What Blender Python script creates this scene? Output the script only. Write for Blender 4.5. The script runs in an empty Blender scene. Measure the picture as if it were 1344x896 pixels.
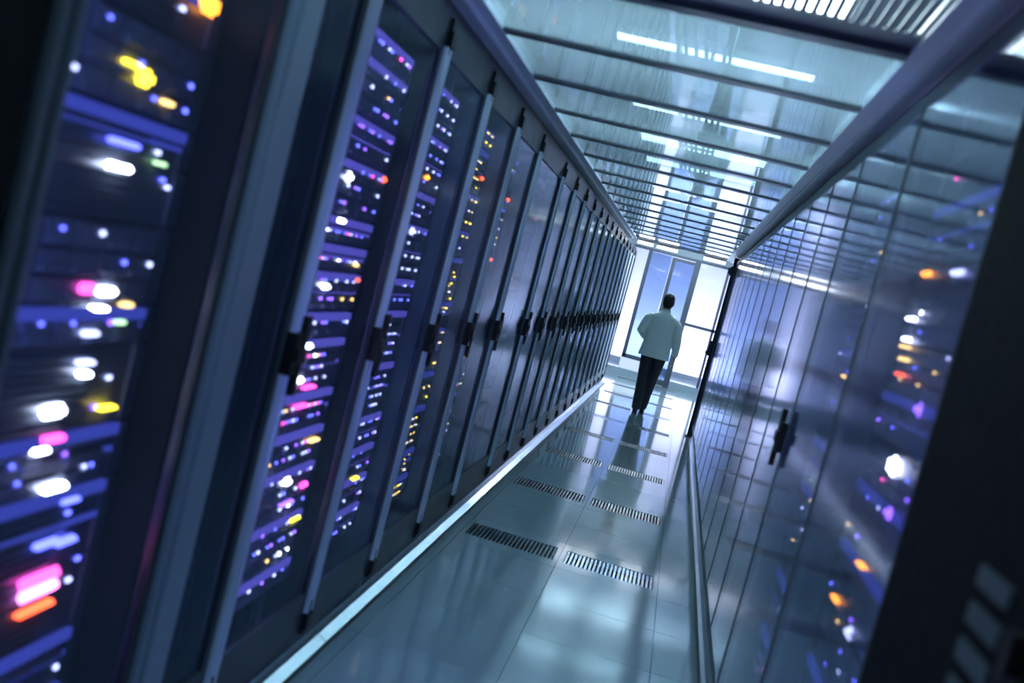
import bpy, bmesh, math, random
from mathutils import Vector, Matrix

# ------------------------------------------------------------------ camera, world, lights, exposure
scene = bpy.context.scene
C = scene.collection
YAW, PITCH, ROLL, FPX = 0.1504, -0.0712, 0.2544, 1360.0
fw = Vector((-math.sin(YAW)*math.cos(PITCH), math.cos(YAW)*math.cos(PITCH), math.sin(PITCH)))
r0 = Vector((math.cos(YAW), math.sin(YAW), 0)); u0 = r0.cross(fw)
rr = math.cos(ROLL)*r0 + math.sin(ROLL)*u0
uu = -math.sin(ROLL)*r0 + math.cos(ROLL)*u0
cam = bpy.data.cameras.new('camera'); camo = bpy.data.objects.new('camera', cam); C.objects.link(camo)
M3 = Matrix((rr, uu, -fw)).transposed()
camo.matrix_world = Matrix.Translation((0, 0, 1.6)) @ M3.to_4x4()
cam.sensor_width = 36.0; cam.lens = 36.0*FPX/1344.0
cam.clip_start = 0.05; cam.clip_end = 100
cam.dof.use_dof = True; cam.dof.focus_distance = 10.0; cam.dof.aperture_fstop = 2.0
scene.camera = camo

world = bpy.data.worlds.new('world'); scene.world = world; world.use_nodes = True
world.node_tree.nodes['Background'].inputs[0].default_value = (0.25, 0.4, 0.6, 1)
world.node_tree.nodes['Background'].inputs[1].default_value = 0.02
vs = scene.view_settings
vs.view_transform = 'Standard'; vs.look = 'None'; vs.gamma = 1.0; vs.use_curve_mapping = False
vs.exposure = 1.15
scene.cycles.transparent_max_bounces = 32

LAMP_STRENGTH = 7.5       # ceiling lamps above the aisle
WASH_STRENGTH = 26.0      # washer added to brighten the room behind the glass from below
BACK_STRENGTH = 7.0       # ceiling lamps in that room

# ------------------------------------------------------------------ materials
MATS = {}
def principled(name, col, rough=0.5, metal=0.0, spec=0.5, noise=0.0, nscale=30.0, bump=0.0, coat=0.0):
    m = bpy.data.materials.new(name); m.use_nodes = True
    nt = m.node_tree; b = nt.nodes['Principled BSDF']
    b.inputs['Base Color'].default_value = (*col, 1)
    b.inputs['Roughness'].default_value = rough; b.inputs['Metallic'].default_value = metal
    b.inputs['Specular IOR Level'].default_value = spec
    b.inputs['Coat Weight'].default_value = coat; b.inputs['Coat Roughness'].default_value = 0.08
    if noise or bump:
        tc = nt.nodes.new('ShaderNodeTexCoord'); n = nt.nodes.new('ShaderNodeTexNoise')
        n.inputs['Scale'].default_value = nscale; n.inputs['Detail'].default_value = 4
        nt.links.new(tc.outputs['Object'], n.inputs['Vector'])
        if noise:
            mr = nt.nodes.new('ShaderNodeMapRange')
            mr.inputs['To Min'].default_value = 1-noise; mr.inputs['To Max'].default_value = 1+noise
            nt.links.new(n.outputs['Fac'], mr.inputs['Value'])
            mx = nt.nodes.new('ShaderNodeVectorMath'); mx.operation = 'SCALE'
            mx.inputs[0].default_value = col
            nt.links.new(mr.outputs['Result'], mx.inputs['Scale'])
            nt.links.new(mx.outputs[0], b.inputs['Base Color'])
            r2 = nt.nodes.new('ShaderNodeMapRange')
            r2.inputs['To Min'].default_value = max(0.02, rough*0.8); r2.inputs['To Max'].default_value = rough*1.25
            nt.links.new(n.outputs['Fac'], r2.inputs['Value']); nt.links.new(r2.outputs['Result'], b.inputs['Roughness'])
        if bump:
            bp = nt.nodes.new('ShaderNodeBump'); bp.inputs['Strength'].default_value = bump
            bp.inputs['Distance'].default_value = 0.01
            nt.links.new(n.outputs['Fac'], bp.inputs['Height']); nt.links.new(bp.outputs['Normal'], b.inputs['Normal'])
    MATS[name] = m; return m

def emissive(name, col, strength):
    m = bpy.data.materials.new(name); m.use_nodes = True
    nt = m.node_tree; nt.nodes.clear()
    o = nt.nodes.new('ShaderNodeOutputMaterial'); e = nt.nodes.new('ShaderNodeEmission')
    e.inputs[0].default_value = (*col, 1); e.inputs[1].default_value = strength
    nt.links.new(e.outputs[0], o.inputs[0]); MATS[name] = m; return m

def glass(name, tint, f0=0.03, rough=0.02, gloss=(1, 1, 1), haze=0.0, hazecol=(0.44, 0.52, 0.58), film=0.0, filmcol=(0.10, 0.14, 0.19)):
    """thin pane: Schlick reflection over tinted transparency, optional milky haze"""
    m = bpy.data.materials.new(name); m.use_nodes = True
    nt = m.node_tree; nt.nodes.clear()
    o = nt.nodes.new('ShaderNodeOutputMaterial')
    lw = nt.nodes.new('ShaderNodeLayerWeight'); lw.inputs['Blend'].default_value = 0.5
    pw = nt.nodes.new('ShaderNodeMath'); pw.operation = 'POWER'; pw.inputs[1].default_value = 5.0
    ma = nt.nodes.new('ShaderNodeMath'); ma.operation = 'MULTIPLY_ADD'
    ma.inputs[1].default_value = 1-f0; ma.inputs[2].default_value = f0
    tr = nt.nodes.new('ShaderNodeBsdfTransparent'); tr.inputs[0].default_value = (*tint, 1)
    gl = nt.nodes.new('ShaderNodeBsdfGlossy'); gl.inputs['Color'].default_value = (*gloss, 1); gl.inputs['Roughness'].default_value = rough
    mix = nt.nodes.new('ShaderNodeMixShader')
    nt.links.new(lw.outputs['Facing'], pw.inputs[0]); nt.links.new(pw.outputs[0], ma.inputs[0])
    nt.links.new(ma.outputs[0], mix.inputs[0])
    if haze:
        tl = nt.nodes.new('ShaderNodeBsdfTranslucent'); tl.inputs[0].default_value = (*hazecol, 1)
        m2 = nt.nodes.new('ShaderNodeMixShader'); m2.inputs[0].default_value = haze
        nt.links.new(tr.outputs[0], m2.inputs[1]); nt.links.new(tl.outputs[0], m2.inputs[2])
        nt.links.new(m2.outputs[0], mix.inputs[1])
    elif film:
        df = nt.nodes.new('ShaderNodeBsdfDiffuse'); df.inputs[0].default_value = (*filmcol, 1)
        m2 = nt.nodes.new('ShaderNodeMixShader'); m2.inputs[0].default_value = film
        nt.links.new(tr.outputs[0], m2.inputs[1]); nt.links.new(df.outputs[0], m2.inputs[2])
        nt.links.new(m2.outputs[0], mix.inputs[1])
    else:
        nt.links.new(tr.outputs[0], mix.inputs[1])
    nt.links.new(gl.outputs[0], mix.inputs[2]); nt.links.new(mix.outputs[0], o.inputs[0])
    MATS[name] = m; return m

principled('tile', (0.27, 0.37, 0.42), 0.10, 0, 0.7, noise=0.06, nscale=5, coat=0.5)
principled('slab', (0.02, 0.025, 0.03), 0.8)
principled('grille_steel', (0.10, 0.13, 0.15), 0.3, 0.6, noise=0.1)
principled('grille_glare', (0.75, 0.8, 0.9), 0.18, 1.0, noise=0.05)  # paler, shinier copy of the grille metal, standing in for reflected lamp light
principled('room_wall', (0.35, 0.42, 0.5), 0.7, noise=0.05, nscale=3)
principled('room_ceiling', (0.30, 0.40, 0.46), 0.8, noise=0.05, nscale=3)
principled('white_wall', (0.82, 0.83, 0.9), 0.6, noise=0.03, nscale=3)
principled('far_frame', (0.05, 0.075, 0.11), 0.4, 0.3, noise=0.1)
principled('sill', (0.22, 0.32, 0.38), 0.45, 0.1, noise=0.08)
principled('lintel', (0.22, 0.31, 0.37), 0.45, 0.1, noise=0.08)
principled('cabinet', (0.050, 0.066, 0.085), 0.38, 0.2, noise=0.12, nscale=9)
principled('cabinet_black', (0.004, 0.005, 0.006), 0.7, 0, 0.2, noise=0.1)
principled('side_grey', (0.10, 0.155, 0.18), 0.45, 0.2, noise=0.1, nscale=5)
principled('aluminium', (0.70, 0.80, 0.90), 0.3, 0.5, noise=0.02, nscale=3)
principled('stile_grey', (0.30, 0.38, 0.46), 0.4, 0.3, noise=0.05, nscale=4)
principled('stile_dark', (0.12, 0.16, 0.20), 0.4, 0.3, noise=0.05, nscale=4)
principled('kick_metal', (0.80, 0.88, 0.95), 0.2, 1.0, noise=0.08, nscale=8, bump=0.15)
principled('black_plastic', (0.008, 0.010, 0.012), 0.45, noise=0.1)
principled('rail', (0.86, 0.92, 1.0), 0.35, 0.2, noise=0.08, nscale=10)
principled('bar', (0.10, 0.13, 0.16), 0.3, 0.6, noise=0.1, nscale=10)
principled('server_dark', (0.035, 0.04, 0.055), 0.45, 0.3, noise=0.15, nscale=20)
principled('server_mid', (0.15, 0.17, 0.21), 0.4, 0.4, noise=0.15, nscale=20)
principled('server_pale', (0.22, 0.27, 0.30), 0.4, 0.4, noise=0.12, nscale=20)
principled('slat', (0.14, 0.17, 0.20), 0.4, 0.5, noise=0.1)
principled('bay', (0.22, 0.24, 0.32), 0.35, 0.4, noise=0.15)
principled('cable_black', (0.01, 0.012, 0.016), 0.6, noise=0.1)
principled('cable_blue', (0.04, 0.07, 0.25), 0.5, noise=0.1)
principled('tray', (0.30, 0.34, 0.38), 0.4, 0.7, noise=0.1)
principled('lamp_housing', (0.5, 0.55, 0.58), 0.4, 0.5, noise=0.05)
principled('navy', (0.010, 0.016, 0.035), 0.35, 0.2, noise=0.1)
principled('skin', (0.45, 0.27, 0.19), 0.55, noise=0.06)
principled('hair', (0.012, 0.010, 0.010), 0.5, noise=0.3, nscale=90, bump=0.3)
principled('shirt', (0.58, 0.66, 0.66), 0.8, noise=0.06, nscale=12, bump=0.25)
principled('trousers', (0.012, 0.017, 0.028), 0.8, noise=0.15, nscale=14, bump=0.25)
principled('shoe', (0.008, 0.009, 0.010), 0.35, noise=0.1)
principled('belt', (0.01, 0.01, 0.012), 0.4, noise=0.1)
glass('door_glass', (0.85, 0.88, 0.95), 0.03, 0.14, gloss=(0.32, 0.39, 0.45), film=0.12)
glass('door_glass_right', (0.80, 0.82, 0.92), 0.05, 0.09, gloss=(0.88, 0.90, 1.0), film=0.10)
glass('roof_glass', (0.72, 0.84, 0.88), 0.07, 0.05, gloss=(0.88, 0.94, 1.0), haze=0.42)
glass('clear_glass', (0.96, 0.97, 1.0), 0.02, 0.02)
glass('tinted_glass', (0.52, 0.62, 0.78), 0.03, 0.02)
emissive('lamp_white', (0.70, 0.92, 1.0), LAMP_STRENGTH)
emissive('added_wash', (0.74, 0.75, 1.0), WASH_STRENGTH)
emissive('lamp_far', (0.76, 0.88, 1.0), 28.0)
emissive('lamp_strip', (0.85, 0.90, 1.0), 3.6)
emissive('lamp_back', (0.80, 0.83, 1.0), BACK_STRENGTH)
emissive('led_white', (0.85, 0.88, 1.0), 14)
emissive('led_dim', (0.55, 0.60, 1.0), 3.0)
emissive('led_blue', (0.13, 0.15, 1.0), 3.5)
emissive('led_violet', (0.30, 0.12, 1.0), 3.5)
emissive('led_magenta', (1.0, 0.07, 0.45), 4.0)
emissive('led_pink', (1.0, 0.22, 0.75), 5.0)
emissive('led_red', (1.0, 0.10, 0.03), 4.0)
emissive('led_orange', (1.0, 0.28, 0.02), 5.0)
emissive('led_yellow', (1.0, 0.72, 0.03), 5.0)
emissive('led_amber', (1.0, 0.62, 0.18), 3.0)
emissive('led_green', (0.55, 0.95, 0.45), 2.0)
emissive('strip_violet', (0.34, 0.30, 1.0), 35.0)
emissive('added_glow_violet', (0.20, 0.18, 1.0), 0.42)  # for glowing bars added to tint the server fronts
emissive('added_glow_blue', (0.10, 0.14, 0.9), 0.32)
emissive('strip_faint', (0.28, 0.30, 1.0), 9.0)
emissive('strip_blue', (0.24, 0.30, 1.0), 20.0)

# ------------------------------------------------------------------ mesh helpers
BOXF = [(0, 3, 2, 1), (4, 5, 6, 7), (0, 1, 5, 4), (1, 2, 6, 5), (2, 3, 7, 6), (3, 0, 4, 7)]
class MB:
    def __init__(self): self.v = []; self.f = []; self.mi = []; self.mats = []
    def slot(self, m):
        if m not in self.mats: self.mats.append(m)
        return self.mats.index(m)
    def box(self, x0, x1, y0, y1, z0, z1, m=None):
        if x0 > x1: x0, x1 = x1, x0
        if y0 > y1: y0, y1 = y1, y0
        n = len(self.v)
        self.v += [(x0, y0, z0), (x1, y0, z0), (x1, y1, z0), (x0, y1, z0), (x0, y0, z1), (x1, y0, z1), (x1, y1, z1), (x0, y1, z1)]
        k = self.slot(m) if m else 0
        for q in BOXF: self.f.append(tuple(n+i for i in q)); self.mi.append(k)
        return self
    def prism(self, prof, y0, y1, m=None):
        """profile of (x,z) points, counter-clockwise seen from -y, extruded along y"""
        n = len(self.v); k = len(prof); s = self.slot(m) if m else 0
        self.v += [(x, y0, z) for x, z in prof] + [(x, y1, z) for x, z in prof]
        self.f.append(tuple(range(n, n+k))); self.f.append(tuple(range(n+2*k-1, n+k-1, -1)))
        for i in range(k):
            j = (i+1) % k; self.f.append((n+i, n+k+i, n+k+j, n+j))
        self.mi += [s]*(k+2)
        return self
    def bead(self, x0, dx, y0, y1, z0, z1, n=6):
        # half-round moulding standing on the plane x = x0, running up z
        k = len(self.v); yc, r = (y0+y1)/2, (y1-y0)/2
        P = [(x0+dx*math.sin(math.pi*i/n), yc-r*math.cos(math.pi*i/n)) for i in range(n+1)]
        if dx > 0: P = P[::-1]
        m = len(P)
        self.v += [(a, b, z0) for a, b in P]+[(a, b, z1) for a, b in P]
        for i in range(m):
            j = (i+1) % m; self.f.append((k+j, k+i, k+m+i, k+m+j))
        self.f.append(tuple(range(k, k+m))); self.f.append(tuple(range(k+2*m-1, k+m-1, -1))); self.mi += [0]*(m+2)
        return self
    def tube(self, pts, rad, n=8, m=None):
        s = self.slot(m) if m else 0
        pts = [Vector(p) for p in pts]; base = len(self.v)
        for i, p in enumerate(pts):
            t = (pts[min(i+1, len(pts)-1)]-pts[max(i-1, 0)]).normalized()
            a = t.cross(Vector((0, 0, 1)))
            if a.length < 1e-3: a = t.cross(Vector((1, 0, 0)))
            a.normalize(); b = t.cross(a)
            r = rad[i] if isinstance(rad, (list, tuple)) else rad
            for k in range(n):
                w = 2*math.pi*k/n; self.v.append(tuple(p+a*(r*math.cos(w))+b*(r*math.sin(w))))
        for i in range(len(pts)-1):
            for k in range(n):
                k2 = (k+1) % n
                self.f.append((base+i*n+k, base+i*n+k2, base+(i+1)*n+k2, base+(i+1)*n+k)); self.mi.append(s)
        self.f.append(tuple(base+k for k in reversed(range(n)))); self.f.append(tuple(base+(len(pts)-1)*n+k for k in range(n)))
        self.mi += [s, s]
        return self
    def loft(self, rings, n=16):
        """rings: (centre, axis_a, axis_b) closed tube with caps"""
        base = len(self.v)
        for c, a, b in rings:
            c, a, b = Vector(c), Vector(a), Vector(b)
            for k in range(n):
                w = 2*math.pi*k/n; self.v.append(tuple(c+a*math.cos(w)+b*math.sin(w)))
        for i in range(len(rings)-1):
            for k in range(n):
                k2 = (k+1) % n
                self.f.append((base+i*n+k, base+i*n+k2, base+(i+1)*n+k2, base+(i+1)*n+k)); self.mi.append(0)
        self.f.append(tuple(base+k for k in reversed(range(n)))); self.f.append(tuple(base+(len(rings)-1)*n+k for k in range(n)))
        self.mi += [0, 0]
        return self
    def mesh(self, name, mat=None, recalc=False, bevel=0.0):
        me = bpy.data.meshes.new(name); me.from_pydata(self.v, [], self.f)
        for mm in (self.mats or [mat]): me.materials.append(MATS[mm])
        if len(self.mats) > 1: me.polygons.foreach_set('material_index', self.mi)
        if recalc or bevel:
            bm = bmesh.new(); bm.from_mesh(me)
            bmesh.ops.recalc_face_normals(bm, faces=bm.faces)
            if bevel: bmesh.ops.bevel(bm, geom=bm.edges[:], offset=bevel, segments=2, affect='EDGES', clamp_overlap=True)
            bm.to_mesh(me); bm.free()
        me.update(); return me

def link(name, me, parent=None, loc=(0, 0, 0), kind=None, label=None):
    o = bpy.data.objects.new(name, me); C.objects.link(o); o.location = loc
    if parent: o.parent = parent
    if kind: o['kind'] = kind
    if label: o['label'] = label
    return o
def part(name, mb, mat, parent=None, loc=(0, 0, 0), **k):
    kw = {q: k.pop(q) for q in ('recalc', 'bevel') if q in k}
    return link(name, mb.mesh(name, mat, **kw), parent, loc, **k)
def tag(o, label, cat, group=None):
    o['label'] = label; o['category'] = cat
    if group: o['group'] = group
    return o
def thing(name, label, cat, loc=(0, 0, 0), group=None):
    o = bpy.data.objects.new(name, None); C.objects.link(o); o.location = loc
    o.empty_display_size = 0.1
    return tag(o, label, cat, group)
def struct(name, mb, mat, parent=None, **k):
    o = part(name, mb, mat, parent, **k)
    if not parent: o['kind'] = 'structure'
    return o
CACHE = {}
def cached(key, fn):
    if key not in CACHE: CACHE[key] = fn()
    return CACHE[key]
ORD = ['first', 'second', 'third', 'fourth', 'fifth', 'sixth', 'seventh', 'eighth', 'ninth', 'tenth', 'eleventh', 'twelfth',
       'thirteenth', 'fourteenth', 'fifteenth', 'sixteenth', 'seventeenth', 'eighteenth', 'nineteenth', 'twentieth',
       'twenty-first', 'twenty-second', 'twenty-third', 'twenty-fourth', 'twenty-fifth', 'twenty-sixth', 'twenty-seventh', 'twenty-eighth']

XL, XR, H = -1.04, 0.54, 2.46
YFAR = 21.0
ROOF_END = 15.5
RIGHT_END = 13.77

# ------------------------------------------------------------------ the room
floor = struct('floor', MB().box(-2.6, 3.2, -0.6, 26.0, -0.30, -0.20), 'slab')
T = 0.6; GAP = 0.0025
def tile_mesh(w, d):
    return cached(('tile', round(w, 3), round(d, 3)), lambda: MB().box(GAP/2, w-GAP/2, GAP/2, d-GAP/2, -0.035, 0).mesh('floor_tile', 'tile'))
def grate_plate():
    g = MB(); w = T-GAP; x0 = 0.03; x1 = T-0.03; a, b = 0.15, 0.45
    g.box(GAP/2, T-GAP/2, GAP/2, a, -0.035, 0); g.box(GAP/2, T-GAP/2, b, T-GAP/2, -0.035, 0)
    g.box(GAP/2, x0, a, b, -0.035, 0); g.box(x1, T-GAP/2, a, b, -0.035, 0)
    return g.mesh('floor_tile', 'tile')
def grate_slats(mat):
    def f():
        g = MB(); n = 22; p = 0.54/n
        for i in range(n):
            x = 0.03+p*(i+0.5)
            g.prism([(x-p*0.27, -0.03), (x+p*0.27, -0.03), (x+p*0.27, -0.002), (x-p*0.27, -0.002)], 0.15, 0.45)
        return g.mesh('grille_slats', mat, recalc=True)
    return f
cols_aisle = [(-1.04, -0.92), (-0.92, -0.32), (-0.32, 0.28), (0.28, XR)]
cols_far = [(-2.12, -1.52), (-1.52, -0.92), (-0.92, -0.32), (-0.32, 0.28), (0.28, 0.88), (0.88, 1.48), (1.48, 2.08), (2.08, 2.68)]
y = 5.82-0.6*9; k = -9
while y < YFAR-0.01:
    d = min(T, YFAR-y)
    cols = cols_aisle if y < 13.6 else ([c for c in cols_far if c[0] > -1.0] + [(-1.04, -0.92)] if y < 18.0 else cols_far)
    for (a, b) in cols:
        full = abs(b-a-T) < 1e-6 and d > T-1e-6
        if k >= 0 and k % 3 == 0 and full and a in (-0.92, -0.32):
            o = link('floor_tile', cached('grate', grate_plate), floor, (a, y, 0))
            glare = (k == 0 and a == -0.32) or (k == 15 and a == -0.32) or (k == 12 and a == -0.92)  # grilles given the pale metal where they should gleam
            mm = 'grille_glare' if glare else 'grille_steel'
            link('grille_slats', cached(('slats', mm), grate_slats(mm)), o, kind='stuff',
                 label='floor grille slats in pale metal standing in for reflected light' if glare else 'dark floor grille slats')
        else:
            link('floor_tile', tile_mesh(b-a, d), floor, (a, y, 0))
    y += T; k += 1
part('floor_tile', MB().box(-2.6, 3.2, YFAR+0.06, 26, -0.035, 0), 'tile', floor, label='plain floor of the bright room behind the glass wall')

struct('ceiling', MB().box(-2.6, 3.2, -0.6, 26.0, 3.45, 3.55), 'room_ceiling')
struct('wall_left', MB().box(-2.7, -2.6, -0.6, 26, -0.3, 3.45), 'room_wall')
struct('wall_right', MB().box(3.2, 3.3, -0.6, 26, -0.3, 3.45), 'room_wall')
struct('wall_back', MB().box(-2.6, 3.2, 26.0, 26.1, -0.3, 3.45), 'white_wall')
struct('wall_near', MB().box(-2.6, 3.2, -0.7, -0.6, -0.3, 3.45), 'room_wall')

# glass partition at the far end of the aisle
wf = struct('wall_far', MB().box(-2.6, 3.2, YFAR, YFAR+0.06, 2.58, 3.45), 'lintel')
struct('baseboard_far', MB().box(-2.6, 0.02, YFAR-0.02, YFAR+0.06, 0, 0.15).box(0.115, 3.2, YFAR-0.02, YFAR+0.06, 0, 0.15), 'sill')
struct('trim_1', MB().box(-2.6, 3.2, YFAR-0.03, YFAR, 2.58, 2.63), 'far_frame')
def window(name, x0, x1, z0, z1, fr, mat, midrails=(), sides=(1, 1, 1, 1)):
    f = MB()
    if sides[0]: f.box(x0, x0+fr, YFAR-0.02, YFAR+0.05, z0, z1)
    if sides[1]: f.box(x1-fr, x1, YFAR-0.02, YFAR+0.05, z0, z1)
    if sides[2]: f.box(x0, x1, YFAR-0.02, YFAR+0.05, z1-fr, z1)
    if sides[3]: f.box(x0, x1, YFAR-0.02, YFAR+0.05, z0, z0+fr)
    for z in midrails: f.box(x0, x1, YFAR-0.02, YFAR+0.05, z-0.03, z+0.03)
    o = struct(name, f, 'far_frame')
    zs = [z0] + list(midrails) + [z1]
    for a, b in zip(zs[:-1], zs[1:]):
        part('pane', MB().box(x0+0.01, x1-0.01, YFAR+0.012, YFAR+0.022, a+0.01, b-0.01), mat, o)
    return o
window('window_1', -2.6, -0.95, 0.15, 2.58, 0.03, 'clear_glass', sides=(1, 0, 0, 0))
window('window_2', -0.95, -0.46, 0.38, 2.58, 0.075, 'tinted_glass', sides=(1, 0, 0, 1))
window('window_3', 0.115, 0.70, 0.15, 2.58, 0.05, 'clear_glass', midrails=(1.33,), sides=(0, 1, 0, 0))
window('window_4', 0.70, 3.2, 0.15, 2.58, 0.05, 'clear_glass', midrails=(1.33,), sides=(0, 0, 0, 0))
struct('trim_2', MB().box(-0.95, -0.46, YFAR-0.01, YFAR+0.05, 0.15, 0.38), 'white_wall')
d1 = MB().box(-0.46, -0.385, YFAR-0.03, YFAR+0.05, 0.02, 2.56).box(0.0, 0.115, YFAR-0.04, YFAR+0.06, 0, 2.58)
d1.box(-0.385, 0.0, YFAR-0.03, YFAR+0.05, 2.50, 2.56).box(-0.385, 0.0, YFAR-0.03, YFAR+0.05, 0.02, 0.12)
door = struct('door_1', d1, 'far_frame')
part('pane', MB().box(-0.39, 0.005, YFAR+0.005, YFAR+0.017, 0.11, 2.51), 'tinted_glass', door)
part('door_handle', MB().box(-0.055, -0.03, YFAR-0.10, YFAR-0.08, 0.85, 1.25).box(-0.055, -0.03, YFAR-0.10, YFAR-0.03, 0.88, 0.90).box(-0.055, -0.03, YFAR-0.10, YFAR-0.03, 1.20, 1.22), 'aluminium', door)

# bright room behind the partition
def lamp(name, x0, x1, y0, y1, z, mat, label, group, up=False):
    cx, cy = (x0+x1)/2, (y0+y1)/2
    t = thing(name, label, 'lamp', (cx, cy, z), group)
    hx, hy = (x1-x0)/2, (y1-y0)/2
    if up:
        hb = MB().box(-hx, hx, -hy, hy, 0, 0.04).box(-hx, hx, -hy, -hy+0.02, 0.04, 0.12)
        part('housing', hb, 'lamp_housing', t)
        part('diffuser', MB().box(-hx+0.01, hx-0.01, -hy+0.03, hy-0.01, 0.04, 0.08), mat, t)
    else:
        hb = MB().box(-hx-0.02, hx+0.02, -hy-0.02, hy+0.02, -0.012, 0.05)
        part('housing', hb, 'lamp_housing', t)
        part('diffuser', MB().box(-hx, hx, -hy, hy, -0.03, -0.012), mat, t)
    return t
lamp('added_wall_washer', -2.4, 3.0, 25.1, 25.35, 0.0, 'added_wash', 'long added floor lamp washing light up the wall behind the glass wall', None, up=True)  # added so the back wall brightens towards its foot
lamp('ceiling_light', -2.2, 2.8, 23.2, 23.6, 3.39, 'lamp_back', 'long ceiling lamp in the bright room behind the glass wall', None)
# ------------------------------------------------------------------ containment roof over the aisle
roof = thing('aisle_roof', 'glass roof on metal cross bars over the aisle', 'roof', (0, 0, H))
for s, x in ((1, XL), (-1, XR)):
    nm = 'side_rail'
    m = MB()
    m.box(x, x+s*0.055, 1.0, ROOF_END, -0.03, 0.045); m.box(x+s*0.055, x+s*0.062, 1.0, ROOF_END, -0.028, -0.008)
    m.box(x+s*0.062, x+s*0.115, 1.0, ROOF_END, -0.012, 0.05); m.box(x-s*0.06, x, 1.0, ROOF_END, -0.005, 0.07)
    part('side_rail', m, 'rail', roof)
bars = []; yb = 3.93-0.8*4
while yb < ROOF_END: bars.append(yb); yb += 0.8
bars.append(ROOF_END-0.02)
bm_ = MB().box(XL+0.115, XR-0.115, -0.034, 0.034, -0.008, 0.05).box(XL+0.115, XR-0.115, -0.042, 0.042, 0.006, 0.02).mesh('cross_bar', 'bar')
for yb in bars: link('cross_bar', bm_, roof, (0, yb, 0))
pane_m = MB().box(XL+0.1, XR-0.1, 0.024, 0.776, 0.0, 0.006).mesh('roof_pane', 'roof_glass')
for i, yb in enumerate(bars[:-1]):
    w = bars[i+1]-yb
    if i == 2:
        g = MB(); n = 46; x0 = XL+0.115; ww = (XR-XL-0.23)
        g.box(x0, x0+ww, 0.024, 0.16, 0.012, 0.02); g.box(x0, x0+ww, 0.64, w-0.024, 0.012, 0.02)
        for q in range(n+1):
            xx = x0+ww*q/n; g.box(max(x0, xx-0.008), min(x0+ww, xx+0.008), 0.16, 0.64, 0.012, 0.02)
        part('perforated_panel', g, 'tray', roof, (0, yb, 0), label='slotted grey metal roof panel')
    elif abs(w-0.8) < 1e-6: link('roof_pane', pane_m, roof, (0, yb, 0))
    else: part('roof_pane', MB().box(XL+0.1, XR-0.1, 0.024, w-0.024, 0.0, 0.006), 'roof_glass', roof, (0, yb, 0))
# linear lamps hanging under the far edge of the roof
for i, (a, b) in enumerate([(-0.90, -0.67), (-0.61, -0.30), (0.10, 0.42)]):
    t = thing('strip_lamp', ['short strip lamp under the far end of the roof, beside the left racks',
                             'strip lamp under the far end of the roof, above the walking person',
                             'long strip lamp under the far end of the roof, beside the right rail'][i], 'lamp', (0, ROOF_END+0.07, H), 'strip lamps under the far end of the roof')
    part('housing', MB().box(a-0.01, b+0.01, -0.035, 0.03, -0.03, 0.03), 'lamp_housing', t)
    part('diffuser', MB().box(a, b, -0.03, 0.025, -0.07, -0.03), 'lamp_strip', t)
# ceiling lamps above the roof
for n, yy in enumerate((1.7, 3.7, 5.7, 7.7, 9.7, 11.7, 13.7, 16.4, 18.6)):
    lamp('ceiling_light', -0.95, 0.45, yy-0.28, yy+0.28, 3.39, 'lamp_far' if yy > 16 else 'lamp_white',
         'broad pale ceiling lamp above the glass roof, %s from the camera' % ORD[n] if yy < 16 else '%s bright ceiling lamp beyond the far end of the glass roof' % ORD[n-7], 'ceiling lamps above the aisle')
# cable trays on the ceiling above the roof
def tray(x, label):
    t = thing('cable_tray', label, 'cable tray', (x, 0, 2.95), 'cable trays above the roof')
    part('tray_rail', MB().box(-0.15, -0.135, 1.0, 16.0, 0, 0.08), 'tray', t)
    part('tray_rail', MB().box(0.135, 0.15, 1.0, 16.0, 0, 0.08), 'tray', t)
    rm = MB().box(-0.135, 0.135, -0.015, 0.015, 0.005, 0.025).mesh('rung', 'tray')
    q = 1.1
    while q < 16: link('rung', rm, t, (0, q, 0)); q += 0.4
    hm = MB().box(-0.006, 0.006, -0.006, 0.006, 0.0, 0.44).mesh('hanger', 'tray')
    for q in (2, 6, 10, 14):
        link('hanger', hm, t, (-0.142, q, 0.06)); link('hanger', hm, t, (0.142, q, 0.06))
tray(-0.25, 'metal ladder cable tray above the glass roof')
rnd = random.Random(4)
for i in range(5):
    x = -0.36+0.05*i+0.01; pts = []
    yv = 1.1
    while yv < 15.9: pts.append((x+rnd.uniform(-0.012, 0.012), yv, 2.99+rnd.uniform(0, 0.012))); yv += 0.7
    tag(part('cable', MB().tube(pts, 0.012, 6), 'cable_blue' if i % 3 == 1 else 'cable_black'),
        '%s cable, %s from the left, lying in the tray above the roof' % ('blue' if i % 3 == 1 else 'black', ORD[i]), 'cable', 'cables in the tray above the roof')

# ------------------------------------------------------------------ kick trims along the rack feet
def kick(x, s, y0, y1, label):
    t = thing('kick_trim', label, 'trim', (x, y0, 0))
    k = 0.05 if s > 0 else 0.03
    prof = [(0.0, 0.0), (s*k, 0.0), (s*k, 0.006), (s*0.012, 0.5*k), (s*0.005, 0.07), (0.0, 0.07)]
    q = y0; L = 1.6
    while q < y1-0.01:
        d = min(L, y1-q)
        part('trim_length', MB().prism(prof, q-y0+0.003, q-y0+d-0.003), 'kick_metal', t, recalc=True); q += L
    part('gasket', MB().box(s*k, s*(k+0.015), 0, y1-y0, 0, 0.006), 'black_plastic', t)
kick(XL, 1, 0.62, 18.24, 'bright metal kick trim along the feet of the left rack row')
kick(XR, -1, 1.27, RIGHT_END, 'bright metal kick trim along the feet of the right rack row')

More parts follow.
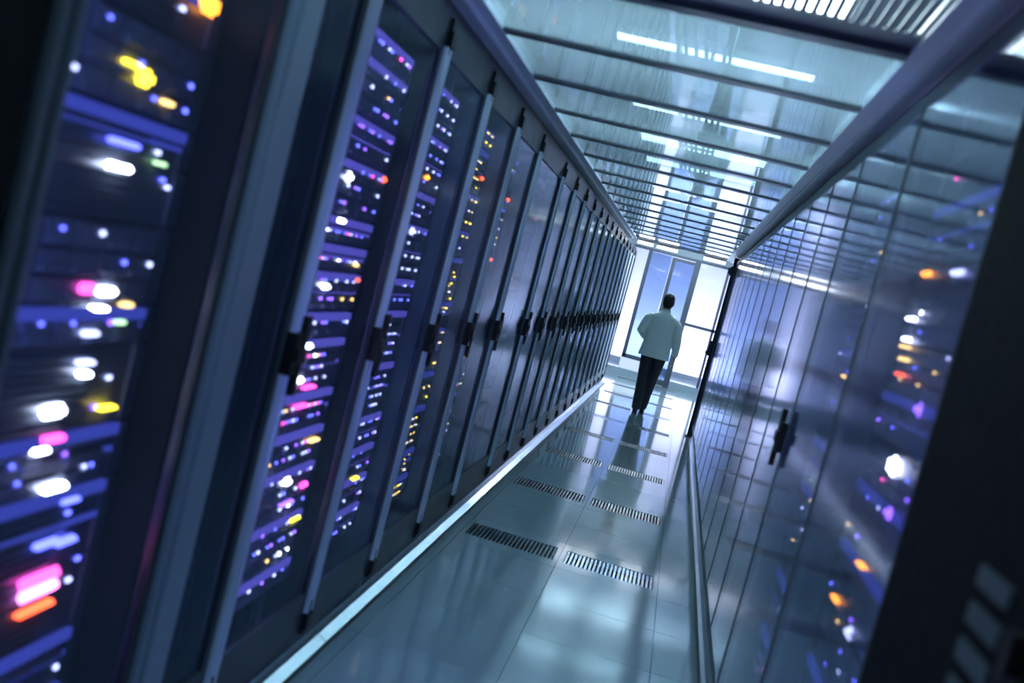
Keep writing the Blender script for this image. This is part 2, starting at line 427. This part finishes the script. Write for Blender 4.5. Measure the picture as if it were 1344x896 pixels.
# ------------------------------------------------------------------ racks
Z0, Z1 = 0.13, 2.38     # door bottom and top
def rack(side, y0, w, label, glassmat='door_glass', solid=False, strip=None, interior=True, recess=0.11, stile=True, handle=True, sidemat=None, trim='aluminium', wide=0):
    """side -1: left row (depth goes to -x), +1: right row. local y runs away from the camera"""
    s = side; x = XL if s < 0 else XR
    t = thing('server_rack', label, 'server rack', (x, y0, 0), 'racks of the left row' if s < 0 else 'racks of the right row')
    e = 0.002
    def P(name, key, fn, mat, parent=t, loc=(0, 0, 0), **k):
        return link(name, cached((name, key, s, round(w, 3), mat), lambda: fn().mesh(name, mat)), parent, loc, **k)
    sidem = sidemat or ('side_grey' if s < 0 else 'cabinet')
    P('plinth', 0, lambda: MB().box(s*0.002, s*0.95, e, w-e, 0, 0.12), 'cabinet')
    P('top_panel', 0, lambda: MB().box(s*0.002, s*0.95, e, w-e, 2.39, 2.43), 'cabinet')
    P('side_panel', 'n', lambda: MB().box(s*0.004, s*0.95, e, 0.028, 0.12, 2.39), sidem)
    P('side_panel', 'f', lambda: MB().box(s*0.004, s*0.95, w-0.028, w-e, 0.12, 2.39), sidem)
    P('back_panel', 0, lambda: MB().box(s*0.93, s*0.95, 0.028, w-0.028, 0.12, 2.39), 'cabinet_black')
    if interior:
        for yy in (0.03, w-0.07):
            P('mounting_rail', round(yy, 3), lambda: MB().box(s*(recess+0.005), s*(recess+0.03), yy, yy+0.04, 0.12, 2.39), 'server_mid')
    else:
        P('blanking_panel', 0, lambda: MB().box(s*recess, s*(recess+0.02), 0.03, w-0.03, 0.3, 2.2), 'server_dark')
    if strip:
        P('light_strip', 0, lambda: MB().box(s*0.006, s*0.018, 0.028, 0.038, 0.32, 2.2), strip, label='violet light strip inside the rack')
    # door leaf
    if solid:
        dr = P('door', 'solid', lambda: MB().box(-s*0.03, 0, 0.004, w-0.004, Z0, Z1), 'cabinet_black')
        lv = cached(('vent', s, round(w, 3)), lambda: MB().box(-s*0.036, -s*0.03, 0.16, 0.30, 0, 0.03).mesh('vent', 'side_grey'))
        for i in range(4): link('vent', lv, dr, (0, 0, 1.16+i*0.055))
    else:
        st = (wide or 0.085) if stile else 0.024
        def ring():
            m = MB()
            if not stile:
                m.box(-s*0.0255, -s*0.001, 0.003, 0.022, Z0, Z1); m.box(-s*0.0255, -s*0.001, w-0.022, w-0.003, Z0, Z1)
                m.box(-s*0.0255, -s*0.001, 0.022, w-0.022, Z0, Z0+0.05); m.box(-s*0.0255, -s*0.001, 0.022, w-0.022, Z1-0.05, Z1)
                return m
            m.box(-s*0.022, -s*0.001, 0.004, st, Z0, Z1); m.box(-s*0.022, -s*0.001, w-0.022, w-0.004, Z0, Z1)
            m.box(-s*0.022, -s*0.001, st, w-0.022, Z0, Z0+0.16); m.box(-s*0.022, -s*0.001, st, w-0.022, Z1-0.13, Z1)
            return m
        dr = P('door', ('ring', st), ring, 'cabinet' if stile else 'side_grey')
        if stile: P('glass_pane', st, lambda: MB().box(-s*0.014, -s*0.008, st-0.004, w-0.018, Z0+0.155, Z1-0.125), glassmat, dr)
        else: P('glass_pane', st, lambda: MB().box(-s*0.024, -s*0.018, 0.020, w-0.020, Z0+0.048, Z1-0.048), glassmat, dr)
        if stile:
            P('stile_trim', 0, lambda: MB().bead(-s*0.022, -s*0.016, 0.008, 0.036, Z0+0.08, Z1-0.11).box(-s*0.027, -s*0.022, 0.036, 0.050, Z0+0.08, Z1-0.11).bead(-s*0.022, -s*0.016, 0.050, 0.080, Z0+0.08, Z1-0.11), trim, dr)
        if wide:
            P('stile_panel', wide, lambda: MB().box(-s*0.026, -s*0.022, 0.086, wide-0.006, Z0+0.08, Z1-0.11), 'stile_grey', dr)
    hy = 0.045
    def hnd():
        m = MB(); m.box(-s*0.052, -s*0.022, hy-0.038, hy+0.012, 1.15, 1.27); m.box(-s*0.055, -s*0.036, hy+0.012, hy+0.04, 1.09, 1.32)
        m.box(-s*0.062, -s*0.052, hy-0.03, hy+0.03, 1.19, 1.23)
        return m
    if handle: P('handle', hy, hnd, 'black_plastic', dr)
    for z in ((Z0+0.02, Z1-0.11) if stile else ()):
        P('hinge', z, lambda: MB().box(-s*0.045, -s*0.02, 0.012, 0.066, z, z+0.055).box(-s*0.034, -s*0.02, 0.018, 0.060, z-0.02, z+0.10), 'black_plastic', dr)
    return t

# ------------------------------------------------------------------ servers
PAL = {'violet': ['led_dim']*5+['led_blue']*5+['led_violet']*3+['led_magenta', 'led_amber', 'led_white'],
       'blue': ['led_dim']*6+['led_blue']*6+['led_violet'],
       'yellow': ['led_amber']*6+['led_yellow']*3+['led_dim']*3,
       'mixed': ['led_dim']*5+['led_blue']*3+['led_amber']*2+['led_magenta', 'led_red', 'led_green'],
       'grey': ['led_green', 'led_dim']}
def bay_mesh(s, w, h): return cached(('bay', s, round(w, 3), round(h, 3)), lambda: MB().box(-s*0.012, s*0.004, 0, w, 0, h).box(-s*0.018, -s*0.012, w*0.1, w*0.9, h*0.12, h*0.3).mesh('drive_bay', 'bay'))
def slat_mesh(s, w): return cached(('sl', s, round(w, 3)), lambda: MB().box(-s*0.010, s*0.004, 0, w, 0, 0.007).mesh('vent_slat', 'slat'))
def server(side, rack_y, rw, recess, z, h, style, pal, rng, label, group, density, feats, body='server_dark', glow=None):
    s = side; x = (XL if s < 0 else XR)+s*recess
    ya = 0.075; W = rw-0.15
    names = {'bays': 'storage_server', 'ports': 'network_switch', 'slats': 'server'}
    cats = {'bays': 'server', 'ports': 'network switch', 'slats': 'server'}
    t = thing(names[style], label, cats[style], (x, rack_y+ya, z), group)
    def P(name, key, fn, mat, parent=t, loc=(0, 0, 0)):
        return link(name, cached((name, key, s, round(W, 3), round(h, 3), mat), lambda: fn().mesh(name, mat)), parent, loc)
    P('chassis', 0, lambda: MB().box(0, s*0.6, 0, W, 0.002, h-0.002), body)
    P('ear', 'a', lambda: MB().box(-s*0.008, s*0.003, -0.04, 0.004, 0.004, h-0.004), 'server_mid')
    P('ear', 'b', lambda: MB().box(-s*0.008, s*0.003, W-0.004, W+0.04, 0.004, h-0.004), 'server_mid')
    if glow:  # added glowing bars that give the server front its violet-blue glow
        P('added_glow_bar', 0, lambda: MB().box(-s*0.014, s*0.002, 0.004, W-0.004, h-0.030, h-0.006), glow)
        P('added_glow_bar', 1, lambda: MB().box(-s*0.009, s*0.002, 0.004, W-0.004, h*0.5-0.005, h*0.5+0.005), glow)
    leds = MB(); any_ = False
    def led(y, zz, a, b, m, d=0.014): leds.box(-s*(d+0.004), -s*d, y-a/2, y+a/2, zz-b/2, zz+b/2, m)
    if style == 'bays':
        rows = max(1, round(h/0.062)); colsn = 6
        bw = (W-0.03)/colsn; bh = (h-0.012)/rows
        bm2 = bay_mesh(s, bw*0.92, bh*0.88)
        for r in range(rows):
            for c in range(colsn):
                link('drive_bay', bm2, t, (0, 0.015+c*bw, 0.006+r*bh))
                if rng.random() < density:
                    led(0.015+c*bw+bw*0.78, 0.006+r*bh+bh*0.62, 0.012, 0.009, rng.choice(PAL[pal]), 0.012); any_ = True
                if rng.random() < density*0.5:
                    led(0.015+c*bw+bw*0.48, 0.006+r*bh+bh*0.62, 0.009, 0.007, rng.choice(PAL[pal]), 0.012); any_ = True
    elif style == 'ports':
        pm = cached(('pb', s, round(W, 3)), lambda: MB().box(-s*0.010, s*0.004, 0, (W-0.06)/4*0.92, 0, 0.026).mesh('port_block', 'bay'))
        rows = max(1, int((h-0.01)/0.04))
        for r in range(rows):
            for c in range(4): link('port_block', pm, t, (0, 0.03+c*(W-0.06)/4, 0.006+r*0.04))
            for c in range(20):
                if rng.random() < density*0.75:
                    led(0.04+c*(W-0.08)/20, 0.006+r*0.04+0.031, 0.009, 0.007, rng.choice(PAL[pal]), 0.002); any_ = True
    else:
        n = max(2, int((h-0.012)/0.017)); sm = slat_mesh(s, W*0.74)
        for i in range(n): link('vent_slat', sm, t, (0, 0.02, 0.006+i*(h-0.012)/n))
        for i in range(int(density*9)):
            led(W*(0.80+0.17*rng.random()), 0.01+(h-0.02)*rng.random(), 0.016, 0.008, rng.choice(PAL[pal]), 0.002); any_ = True
    if any_:
        o = link('indicator_lights', leds.mesh('indicator_lights'), t); o['kind'] = 'stuff'
    for (fy, fz, a, b, m) in feats:
        if z <= fz < z+h and rack_y+ya < fy-a/2 and fy+a/2 < rack_y+ya+W:
            c = cached(('status', a, b, m, s), lambda: MB().box(-s*0.026, -s*0.005, -a/2, a/2, -b/2, b/2).mesh('status_light', m, bevel=min(a, b)*0.3))
            link('status_light', c, t, (0, fy-rack_y-ya, max(b/2, min(h-b/2, fz-z))), label='glowing %s status light' % m[4:])
    return t
def fill(side, rack_y, rw, recess, rackname, seed, pal, density, z0=0.34, z1=2.2, styles=('bays', 'ports', 'slats', 'bays'), feats=(), body='server_dark', hs=(0.088, 0.132, 0.176), glow=None, gp=1.0):
    rng = random.Random(seed); z = z0; spec = []
    while z < z1-0.05:
        h = rng.choice(hs)
        if z+h > z1: h = z1-z
        if h < 0.06: break
        spec.append((z, h, rng.choice(styles))); z += h
    N = len(spec)
    colw = {'violet': 'violet', 'blue': 'blue', 'yellow': 'yellow', 'mixed': 'coloured', 'grey': 'few faint'}[pal]
    look = {'bays': 'drive-bay server', 'ports': 'network switch', 'slats': 'slatted server'}
    for i, (z, h, st) in enumerate(spec):
        server(side, rack_y, rw, recess, z, h, st, pal, rng, '%s with %s lights, %s from the bottom of %s' % (look[st], colw, ORD[i], rackname),
               'equipment in '+rackname, density, feats, body, glow if (glow and (i*0.37) % 1.0 < gp) else None)

# left row -----------------------------------------------------------------
rack(-1, 0.62, 0.80, 'black solid-door rack nearest the camera in the left row', solid=True)
A_FEATS = [(2.10, 1.975, 0.075, 0.045, 'led_orange'), (1.915, 1.775, 0.065, 0.034, 'led_yellow'), (1.86, 1.79, 0.05, 0.008, 'led_yellow'),
           (2.02, 1.745, 0.04, 0.009, 'led_amber'), (1.90, 1.592, 0.075, 0.014, 'led_white'), (1.90, 1.64, 0.10, 0.012, 'led_blue'),
           (2.05, 1.62, 0.03, 0.008, 'led_green'), (1.955, 1.340, 0.06, 0.016, 'led_white'), (1.885, 1.345, 0.05, 0.02, 'led_magenta'),
           (1.945, 1.305, 0.045, 0.008, 'led_white'), (2.045, 1.308, 0.035, 0.009, 'led_amber'), (2.03, 1.275, 0.035, 0.008, 'led_green'),
           (1.93, 1.252, 0.05, 0.010, 'led_dim'), (1.94, 1.19, 0.05, 0.009, 'led_dim'), (1.945, 1.165, 0.035, 0.010, 'led_white'),
           (1.865, 1.094, 0.07, 0.026, 'led_white'), (2.06, 1.083, 0.06, 0.007, 'led_yellow'), (1.885, 1.035, 0.07, 0.014, 'led_magenta'),
           (1.85, 1.015, 0.045, 0.009, 'led_white'), (1.93, 0.925, 0.075, 0.014, 'led_white'), (2.00, 0.885, 0.06, 0.01, 'led_blue'),
           (1.95, 0.80, 0.08, 0.012, 'led_blue'), (1.955, 0.735, 0.13, 0.026, 'led_magenta'), (1.96, 0.695, 0.13, 0.028, 'led_pink'),
           (1.96, 0.655, 0.12, 0.012, 'led_red'), (2.12, 0.60, 0.05, 0.007, 'led_orange'), (2.02, 0.79, 0.07, 0.014, 'led_blue')]
rack(-1, 1.42, 0.80, 'glass-door rack with orange and pink lights at the far left', strip='strip_blue', handle=False, sidemat='cabinet_black', trim='stile_dark')
fill(-1, 1.42, 0.80, 0.11, 'the rack at the far left', 3, 'blue', 0.30, feats=A_FEATS, styles=('slats', 'slats', 'ports', 'bays'), body='server_mid', glow='added_glow_blue', gp=0.5)
rack(-1, 2.22, 0.48, 'narrow glass-door rack of grey servers in the left row', recess=0.06, handle=False, trim='stile_grey', wide=0.20)
fill(-1, 2.22, 0.48, 0.06, 'the narrow left rack', 8, 'grey', 0.0, body='server_pale', styles=('slats', 'slats', 'bays'))
Y0 = 2.70
F0 = [(3.06, 1.735, 0.035, 0.03, 'led_white'), (3.08, 1.60, 0.05, 0.014, 'led_white'), (3.08, 1.39, 0.06, 0.016, 'led_white'),
      (3.06, 1.20, 0.05, 0.016, 'led_white'), (3.05, 1.09, 0.06, 0.018, 'led_white'), (3.16, 1.06, 0.10, 0.010, 'led_magenta'),
      (3.13, 1.00, 0.10, 0.010, 'led_magenta'), (3.17, 0.74, 0.06, 0.03, 'led_white'), (3.35, 0.70, 0.05, 0.02, 'led_magenta'),
      (3.34, 0.58, 0.08, 0.010, 'led_yellow'), (3.22, 0.66, 0.10, 0.010, 'led_violet'), (3.34, 0.86, 0.08, 0.010, 'led_amber'),
      (3.33, 1.47, 0.02, 0.012, 'led_amber'), (3.38, 1.42, 0.02, 0.012, 'led_red'), (3.40, 1.77, 0.03, 0.02, 'led_red')]
rack(-1, Y0, 0.80, 'glass-door rack full of violet lights in the left row', strip='strip_violet', recess=0.055, sidemat='cabinet_black')
fill(-1, Y0, 0.80, 0.055, 'the violet-lit left rack', 21, 'violet', 0.8, feats=F0, styles=('bays', 'ports', 'bays', 'bays'), body='server_mid', glow='added_glow_violet')
F1 = [(3.98, 1.63, 0.06, 0.03, 'led_dim'), (4.05, 0.60, 0.07, 0.010, 'led_yellow'), (4.0, 1.85, 0.03, 0.02, 'led_orange')]
F2 = [(4.98, 1.97, 0.03, 0.02, 'led_red'), (5.02, 1.93, 0.03, 0.025, 'led_red')]
F3 = [(5.72, 1.60, 0.02, 0.02, 'led_red'), (5.78, 1.95, 0.03, 0.025, 'led_red')]
fl = {1: ('blue', 0.8, F1), 2: ('yellow', 0.8, F2), 3: ('mixed', 0.4, F3), 4: ('mixed', 0.10, ()), 5: ('blue', 0.15, ()), 6: ('mixed', 0.12, ())}
nice = {1: 'glass-door rack right behind the violet-lit rack, with blue lights', 2: 'left-row rack with yellow lights, just past the blue-lit rack',
        3: 'left-row rack with red lights, just past the yellow-lit rack', 4: 'wide dark rack in the middle of the left row'}
yy = Y0+0.8; i = 1; cnt = 5
while yy < 18.2:
    w = 1.14 if i == 4 else 0.8
    lab = nice.get(i, '%s rack from the camera in the left row' % ORD[cnt-1])
    rack(-1, yy, w, lab, strip='strip_faint' if i in (1, 2) else None, interior=i in fl, recess=0.075)
    if i in fl:
        pal, den, ff = fl[i]
        fill(-1, yy, w, 0.075, {1: 'the blue-lit left rack', 2: 'the yellow-lit left rack', 3: 'the red-lit left rack', 4: 'the wide left rack'}.get(i, 'the %s left rack' % ORD[cnt-1]),
             30+i, pal, den, feats=ff, glow='added_glow_violet' if i == 1 else ('added_glow_blue' if i == 2 else None), hs=(0.132, 0.176, 0.22))
    yy += w; i += 1; cnt += 1

# right row ----------------------------------------------------------------
rack(1, 1.27, 0.80, 'black solid-door rack nearest the camera at the right edge', solid=True)
RF = [(2.95, 1.859, 0.08, 0.016, 'led_orange'), (2.62, 1.85, 0.09, 0.014, 'led_dim'), (3.57, 1.84, 0.10, 0.014, 'led_white'), (3.51, 1.753, 0.10, 0.009, 'led_dim'), (3.58, 1.732, 0.10, 0.009, 'led_dim'),
      (2.97, 1.732, 0.08, 0.010, 'led_white'), (2.95, 1.675, 0.08, 0.010, 'led_white'), (2.96, 1.655, 0.08, 0.011, 'led_amber'), (2.93, 1.62, 0.08, 0.012, 'led_amber'),
      (3.40, 1.637, 0.09, 0.009, 'led_white'), (3.44, 1.612, 0.09, 0.009, 'led_dim'), (3.52, 1.56, 0.09, 0.010, 'led_white'), (3.77, 1.515, 0.10, 0.012, 'led_amber'),
      (2.92, 1.578, 0.07, 0.010, 'led_red'), (3.47, 1.456, 0.08, 0.011, 'led_amber'), (2.61, 1.514, 0.05, 0.035, 'led_violet'), (4.58, 1.458, 0.12, 0.010, 'led_dim'),
      (4.75, 1.657, 0.14, 0.009, 'led_amber'), (3.40, 1.12, 0.07, 0.010, 'led_yellow'), (2.74, 1.085, 0.07, 0.009, 'led_orange'), (2.92, 0.941, 0.07, 0.010, 'led_orange'),
      (3.65, 0.70, 0.06, 0.03, 'led_dim'), (2.66, 0.92, 0.05, 0.03, 'led_dim'), (2.70, 1.355, 0.07, 0.05, 'led_white'), (2.61, 1.25, 0.05, 0.03, 'led_violet'),
      (4.40, 0.954, 0.07, 0.03, 'led_dim'), (4.47, 1.99, 0.12, 0.012, 'led_dim'), (3.69, 1.96, 0.09, 0.010, 'led_amber')]
spec = [(2.07, 1.1, 'violet', 0.16, RF), (3.17, 1.0, 'mixed', 0.18, RF)]
yy = 4.17
while yy < RIGHT_END-0.1:
    spec.append((yy, 0.8, 'mixed' if len(spec) % 2 else 'blue', 0.12, RF)); yy += 0.8
for i, (yy, w, pal, den, ff) in enumerate(spec):
    rack(1, yy, w, '%s glass-door rack beyond the black rack in the right row' % ORD[i], glassmat='door_glass_right', stile=False, interior=i < 6, recess=0.08, handle=i == 2,
         strip='strip_blue' if i in (0, 1) else None)
    if i < 6: fill(1, yy, w, 0.08, 'the %s right glass-door rack' % ORD[i], 60+i, pal, den, feats=ff, glow='added_glow_blue' if i < 2 else None, gp=0.5, hs=(0.132, 0.176, 0.22))

# dark end post of the right row
t = thing('end_post', 'dark navy post standing at the far end of the right rack row', 'post', (XR, RIGHT_END, 0))
part('post', MB().box(-0.065, 0.06, 0.01, 0.09, 0.02, H-0.04), 'navy', t)
part('base_plate', MB().box(-0.085, 0.08, 0.008, 0.13, 0, 0.02), 'navy', t)
part('bracket', MB().box(-0.085, -0.065, 0.012, 0.08, 2.18, 2.30).box(-0.11, -0.085, 0.02, 0.07, 2.2, 2.28), 'black_plastic', t)
part('latch', MB().box(-0.095, -0.065, 0.02, 0.07, 1.10, 1.30).box(-0.12, -0.095, 0.03, 0.06, 1.12, 1.16), 'black_plastic', t)

# ------------------------------------------------------------------ the walking person
PX, PY = -0.22, 15.0
person = thing('person', 'person in a pale untucked shirt and dark trousers walking away down the aisle', 'person', (PX, PY, 0))
def X(r): return (r, 0, 0)
def finish(mb, name, mat, voxel, parent, smooth=6, sub=None):
    me = mb.mesh(name, mat, recalc=True); o = link(name, me, parent)
    md = o.modifiers.new('remesh', 'REMESH'); md.mode = 'VOXEL'; md.voxel_size = voxel; md.use_smooth_shade = True
    sm = o.modifiers.new('smooth', 'SMOOTH'); sm.factor = 0.5; sm.iterations = smooth
    return o
def limb(mb, pts, n=14):
    """pts: (position, radius_a, radius_b); rings perpendicular to the path"""
    rings = []
    P = [Vector(p[0]) for p in pts]
    for i, p in enumerate(pts):
        d = (P[min(i+1, len(P)-1)]-P[max(i-1, 0)]).normalized()
        a = Vector((1, 0, 0)); a = (a-d*a.dot(d))
        if a.length < 0.2: a = Vector((0, 1, 0)); a = a-d*a.dot(d)
        a.normalize(); b = d.cross(a)
        rings.append((P[i], a*p[1], b*p[2]))
    mb.loft(rings, n)
# joints (local: +y is the walking direction, x to the right)
SHL, SHR = Vector((-0.185, 0.0, 1.44)), Vector((0.185, 0.0, 1.43))
ELL, ELR = Vector((-0.275, -0.06, 1.17)), Vector((0.255, -0.04, 1.14))
WRL, WRR = Vector((-0.17, 0.15, 1.06)), Vector((0.285, 0.02, 0.90))
HPL, HPR = Vector((-0.095, 0, 0.92)), Vector((0.09, 0, 0.92))
KNL, KNR = Vector((-0.085, 0.03, 0.50)), Vector((0.055, 0.10, 0.51))
ANL, ANR = Vector((-0.065, -0.10, 0.10)), Vector((0.025, 0.22, 0.11))
body = MB()
head = []
for z, a, b, yo in [(1.535, 0.03, 0.035, 0.02), (1.55, 0.055, 0.07, 0.02), (1.58, 0.066, 0.088, 0.015), (1.62, 0.073, 0.095, 0.01), (1.66, 0.076, 0.099, 0.005),
                    (1.70, 0.073, 0.095, 0.0), (1.735, 0.058, 0.075, 0.0), (1.755, 0.03, 0.04, 0.0)]:
    head.append(((0, yo, z), (a, 0, 0), (0, b, 0)))
body.loft(head, 18)
limb(body, [((0, 0.105, 1.655), 0.010, 0.010), ((0, 0.122, 1.63), 0.014, 0.013), ((0, 0.118, 1.612), 0.017, 0.012), ((0, 0.10, 1.60), 0.012, 0.008)])    # nose
for sx in (-1, 1): body.box(sx*0.070, sx*0.088, -0.012, 0.022, 1.605, 1.665)                             # ears
limb(body, [((0, -0.01, 1.43), 0.062, 0.06), ((0, -0.005, 1.50), 0.056, 0.056), ((0, 0.0, 1.57), 0.056, 0.06)])   # neck
limb(body, [((0, 0, 0.90), 0.15, 0.105), ((0, 0, 1.05), 0.14, 0.095), ((0, 0, 1.25), 0.16, 0.11), ((0, 0, 1.38), 0.165, 0.105), ((0, -0.005, 1.45), 0.12, 0.08)])
for a, b, c in ((SHL, ELL, WRL), (SHR, ELR, WRR)):
    limb(body, [(a+Vector((-a.x*0.15, 0, -0.05)), 0.035, 0.04), (a.lerp(b, 0.5), 0.046, 0.046), (b, 0.04, 0.04), (b.lerp(c, 0.4), 0.039, 0.037), (c, 0.027, 0.024)])
for hp, kn, an in ((HPL, KNL, ANL), (HPR, KNR, ANR)):
    limb(body, [(hp, 0.08, 0.085), (hp.lerp(kn, 0.5), 0.068, 0.07), (kn, 0.052, 0.055), (kn.lerp(an, 0.35), 0.05, 0.055), (an, 0.034, 0.038)])
def hand(w, d, curl, thumb):
    d = d.normalized(); across = Vector((0, 1, 0)) if abs(d.y) < 0.6 else Vector((1, 0, 0))
    across = (across-d*across.dot(d)).normalized(); nrm = d.cross(across)
    pm = w+d*0.09
    body.loft([(w, across*0.026, nrm*0.018), (w+d*0.04, across*0.038, nrm*0.017), (pm, across*0.041, nrm*0.014)], 12)
    for i, (o, L) in enumerate(((-0.031, 0.058), (-0.0105, 0.068), (0.0105, 0.074), (0.031, 0.066))):
        b0 = pm-d*0.012+across*o; b1 = b0+d*(L*0.5)+nrm*(curl*0.012); b2 = b1+d*(L*0.42)+nrm*(curl*0.03)
        limb(body, [(b0, 0.0095, 0.0095), (b1, 0.009, 0.009), (b2, 0.0075, 0.0075)], 8)
    t0 = w+d*0.03+across*thumb*0.028
    limb(body, [(t0, 0.011, 0.011), (t0+d*0.03+across*thumb*0.022, 0.011, 0.011), (t0+d*0.062+across*thumb*0.026+nrm*curl*0.01, 0.009, 0.009)], 8)
hand(WRR, Vector((0.03, 0.03, -1)), -1, 1)
hand(WRL, Vector((0.55, 0.8, -0.25)), 1, 1)
finish(body, 'body', 'skin', 0.006, person, 3)
# shirt: loose back with flared hem, sleeves to the wrists
sh = MB(); rings = []
for z, a, b, yo, xo in [(0.83, 0.225, 0.15, -0.02, -0.01), (0.87, 0.222, 0.148, -0.018, -0.01), (1.0, 0.208, 0.138, -0.01, -0.006), (1.12, 0.200, 0.134, 0.0, 0), (1.25, 0.205, 0.135, 0.0, 0),
                        (1.36, 0.212, 0.13, -0.004, 0), (1.42, 0.205, 0.115, -0.008, 0), (1.455, 0.165, 0.095, -0.01, 0), (1.492, 0.09, 0.075, -0.008, 0), (1.515, 0.068, 0.068, -0.004, 0)]:
    rings.append(((xo, yo, z), (a, 0, 0), (0, b, 0)))
sh.loft(rings, 28)
for k in range(6):   # soft vertical folds down the back
    fx = -0.14+0.056*k
    limb(sh, [((fx*1.05, -0.142+abs(fx)*0.18, 0.84), 0.016, 0.018), ((fx*0.95, -0.126+abs(fx)*0.18, 1.05), 0.012, 0.014), ((fx*0.8, -0.118+abs(fx)*0.15, 1.22), 0.006, 0.008)], 8)
for a, b, c in ((SHL, ELL, WRL), (SHR, ELR, WRR)):
    limb(sh, [(a+Vector((-a.x*0.35, 0, -0.035)), 0.05, 0.05), (a+Vector((-a.x*0.08, 0, -0.045)), 0.066, 0.074), (a.lerp(b, 0.3), 0.072, 0.076), (a.lerp(b, 0.6), 0.072, 0.07), (b, 0.066, 0.064), (b.lerp(c, 0.45), 0.058, 0.056), (c.lerp(b, 0.08), 0.045, 0.043)])
finish(sh, 'shirt', 'shirt', 0.008, person, 5)
co = MB(); limb(co, [((0, -0.004, 1.495), 0.074, 0.074), ((0, 0.0, 1.535), 0.066, 0.068)]); finish(co, 'collar', 'shirt', 0.006, person, 2)
tr = MB()
limb(tr, [((0, -0.005, 1.0), 0.165, 0.115), ((0, -0.012, 0.92), 0.178, 0.125), ((0, -0.01, 0.84), 0.17, 0.12)], 20)
for hp, kn, an in ((HPL, KNL, ANL), (HPR, KNR, ANR)):
    d = (an-kn).normalized()
    limb(tr, [(hp+Vector((0, -0.008, -0.02)), 0.098, 0.115), (hp.lerp(kn, 0.4), 0.092, 0.10), (kn, 0.074, 0.078), (kn.lerp(an, 0.5), 0.068, 0.075), (an+d*0.0, 0.062, 0.072), (an+d*0.04, 0.064, 0.076)])
finish(tr, 'trousers', 'trousers', 0.008, person, 5)
for an, pitch in ((ANL, -0.12), (ANR, 0.12)):
    so = MB(); b = Vector((an.x, an.y, 0.0))
    lift = 0.0
    so.loft([(b+Vector((0, -0.085, 0.035)), (0.026, 0, 0), (0, 0, 0.03)), (b+Vector((0, -0.05, 0.048)), (0.038, 0, 0), (0, 0, 0.046)), (b+Vector((0, 0.02, 0.048)), (0.040, 0, 0), (0, 0, 0.046)),
             (b+Vector((0, 0.10, 0.036)), (0.046, 0, 0), (0, 0, 0.034)), (b+Vector((0, 0.17, 0.03)), (0.040, 0, 0), (0, 0, 0.028)), (b+Vector((0, 0.205, 0.024)), (0.02, 0, 0), (0, 0, 0.018))], 14)
    limb(so, [(b+Vector((0, -0.03, 0.06)), 0.042, 0.05), (b+Vector((0, -0.03, 0.12)), 0.042, 0.046)])
    so.box(b.x-0.036, b.x+0.036, b.y-0.08, b.y+0.17, 0.0, 0.02)
    finish(so, 'shoe', 'shoe', 0.006, person, 2)
hr = MB()
rings = []
for z, a, b, yo in [(1.565, 0.05, 0.04, -0.05), (1.585, 0.064, 0.056, -0.046), (1.62, 0.078, 0.072, -0.034), (1.66, 0.083, 0.092, -0.018), (1.70, 0.083, 0.103, -0.004),
                    (1.735, 0.072, 0.092, 0.0), (1.765, 0.048, 0.06, 0.0), (1.778, 0.02, 0.03, -0.005)]:
    rings.append(((0, yo, z), (a, 0, 0), (0, b, 0)))
hr.loft(rings, 20)
finish(hr, 'hair', 'hair', 0.006, person, 3)
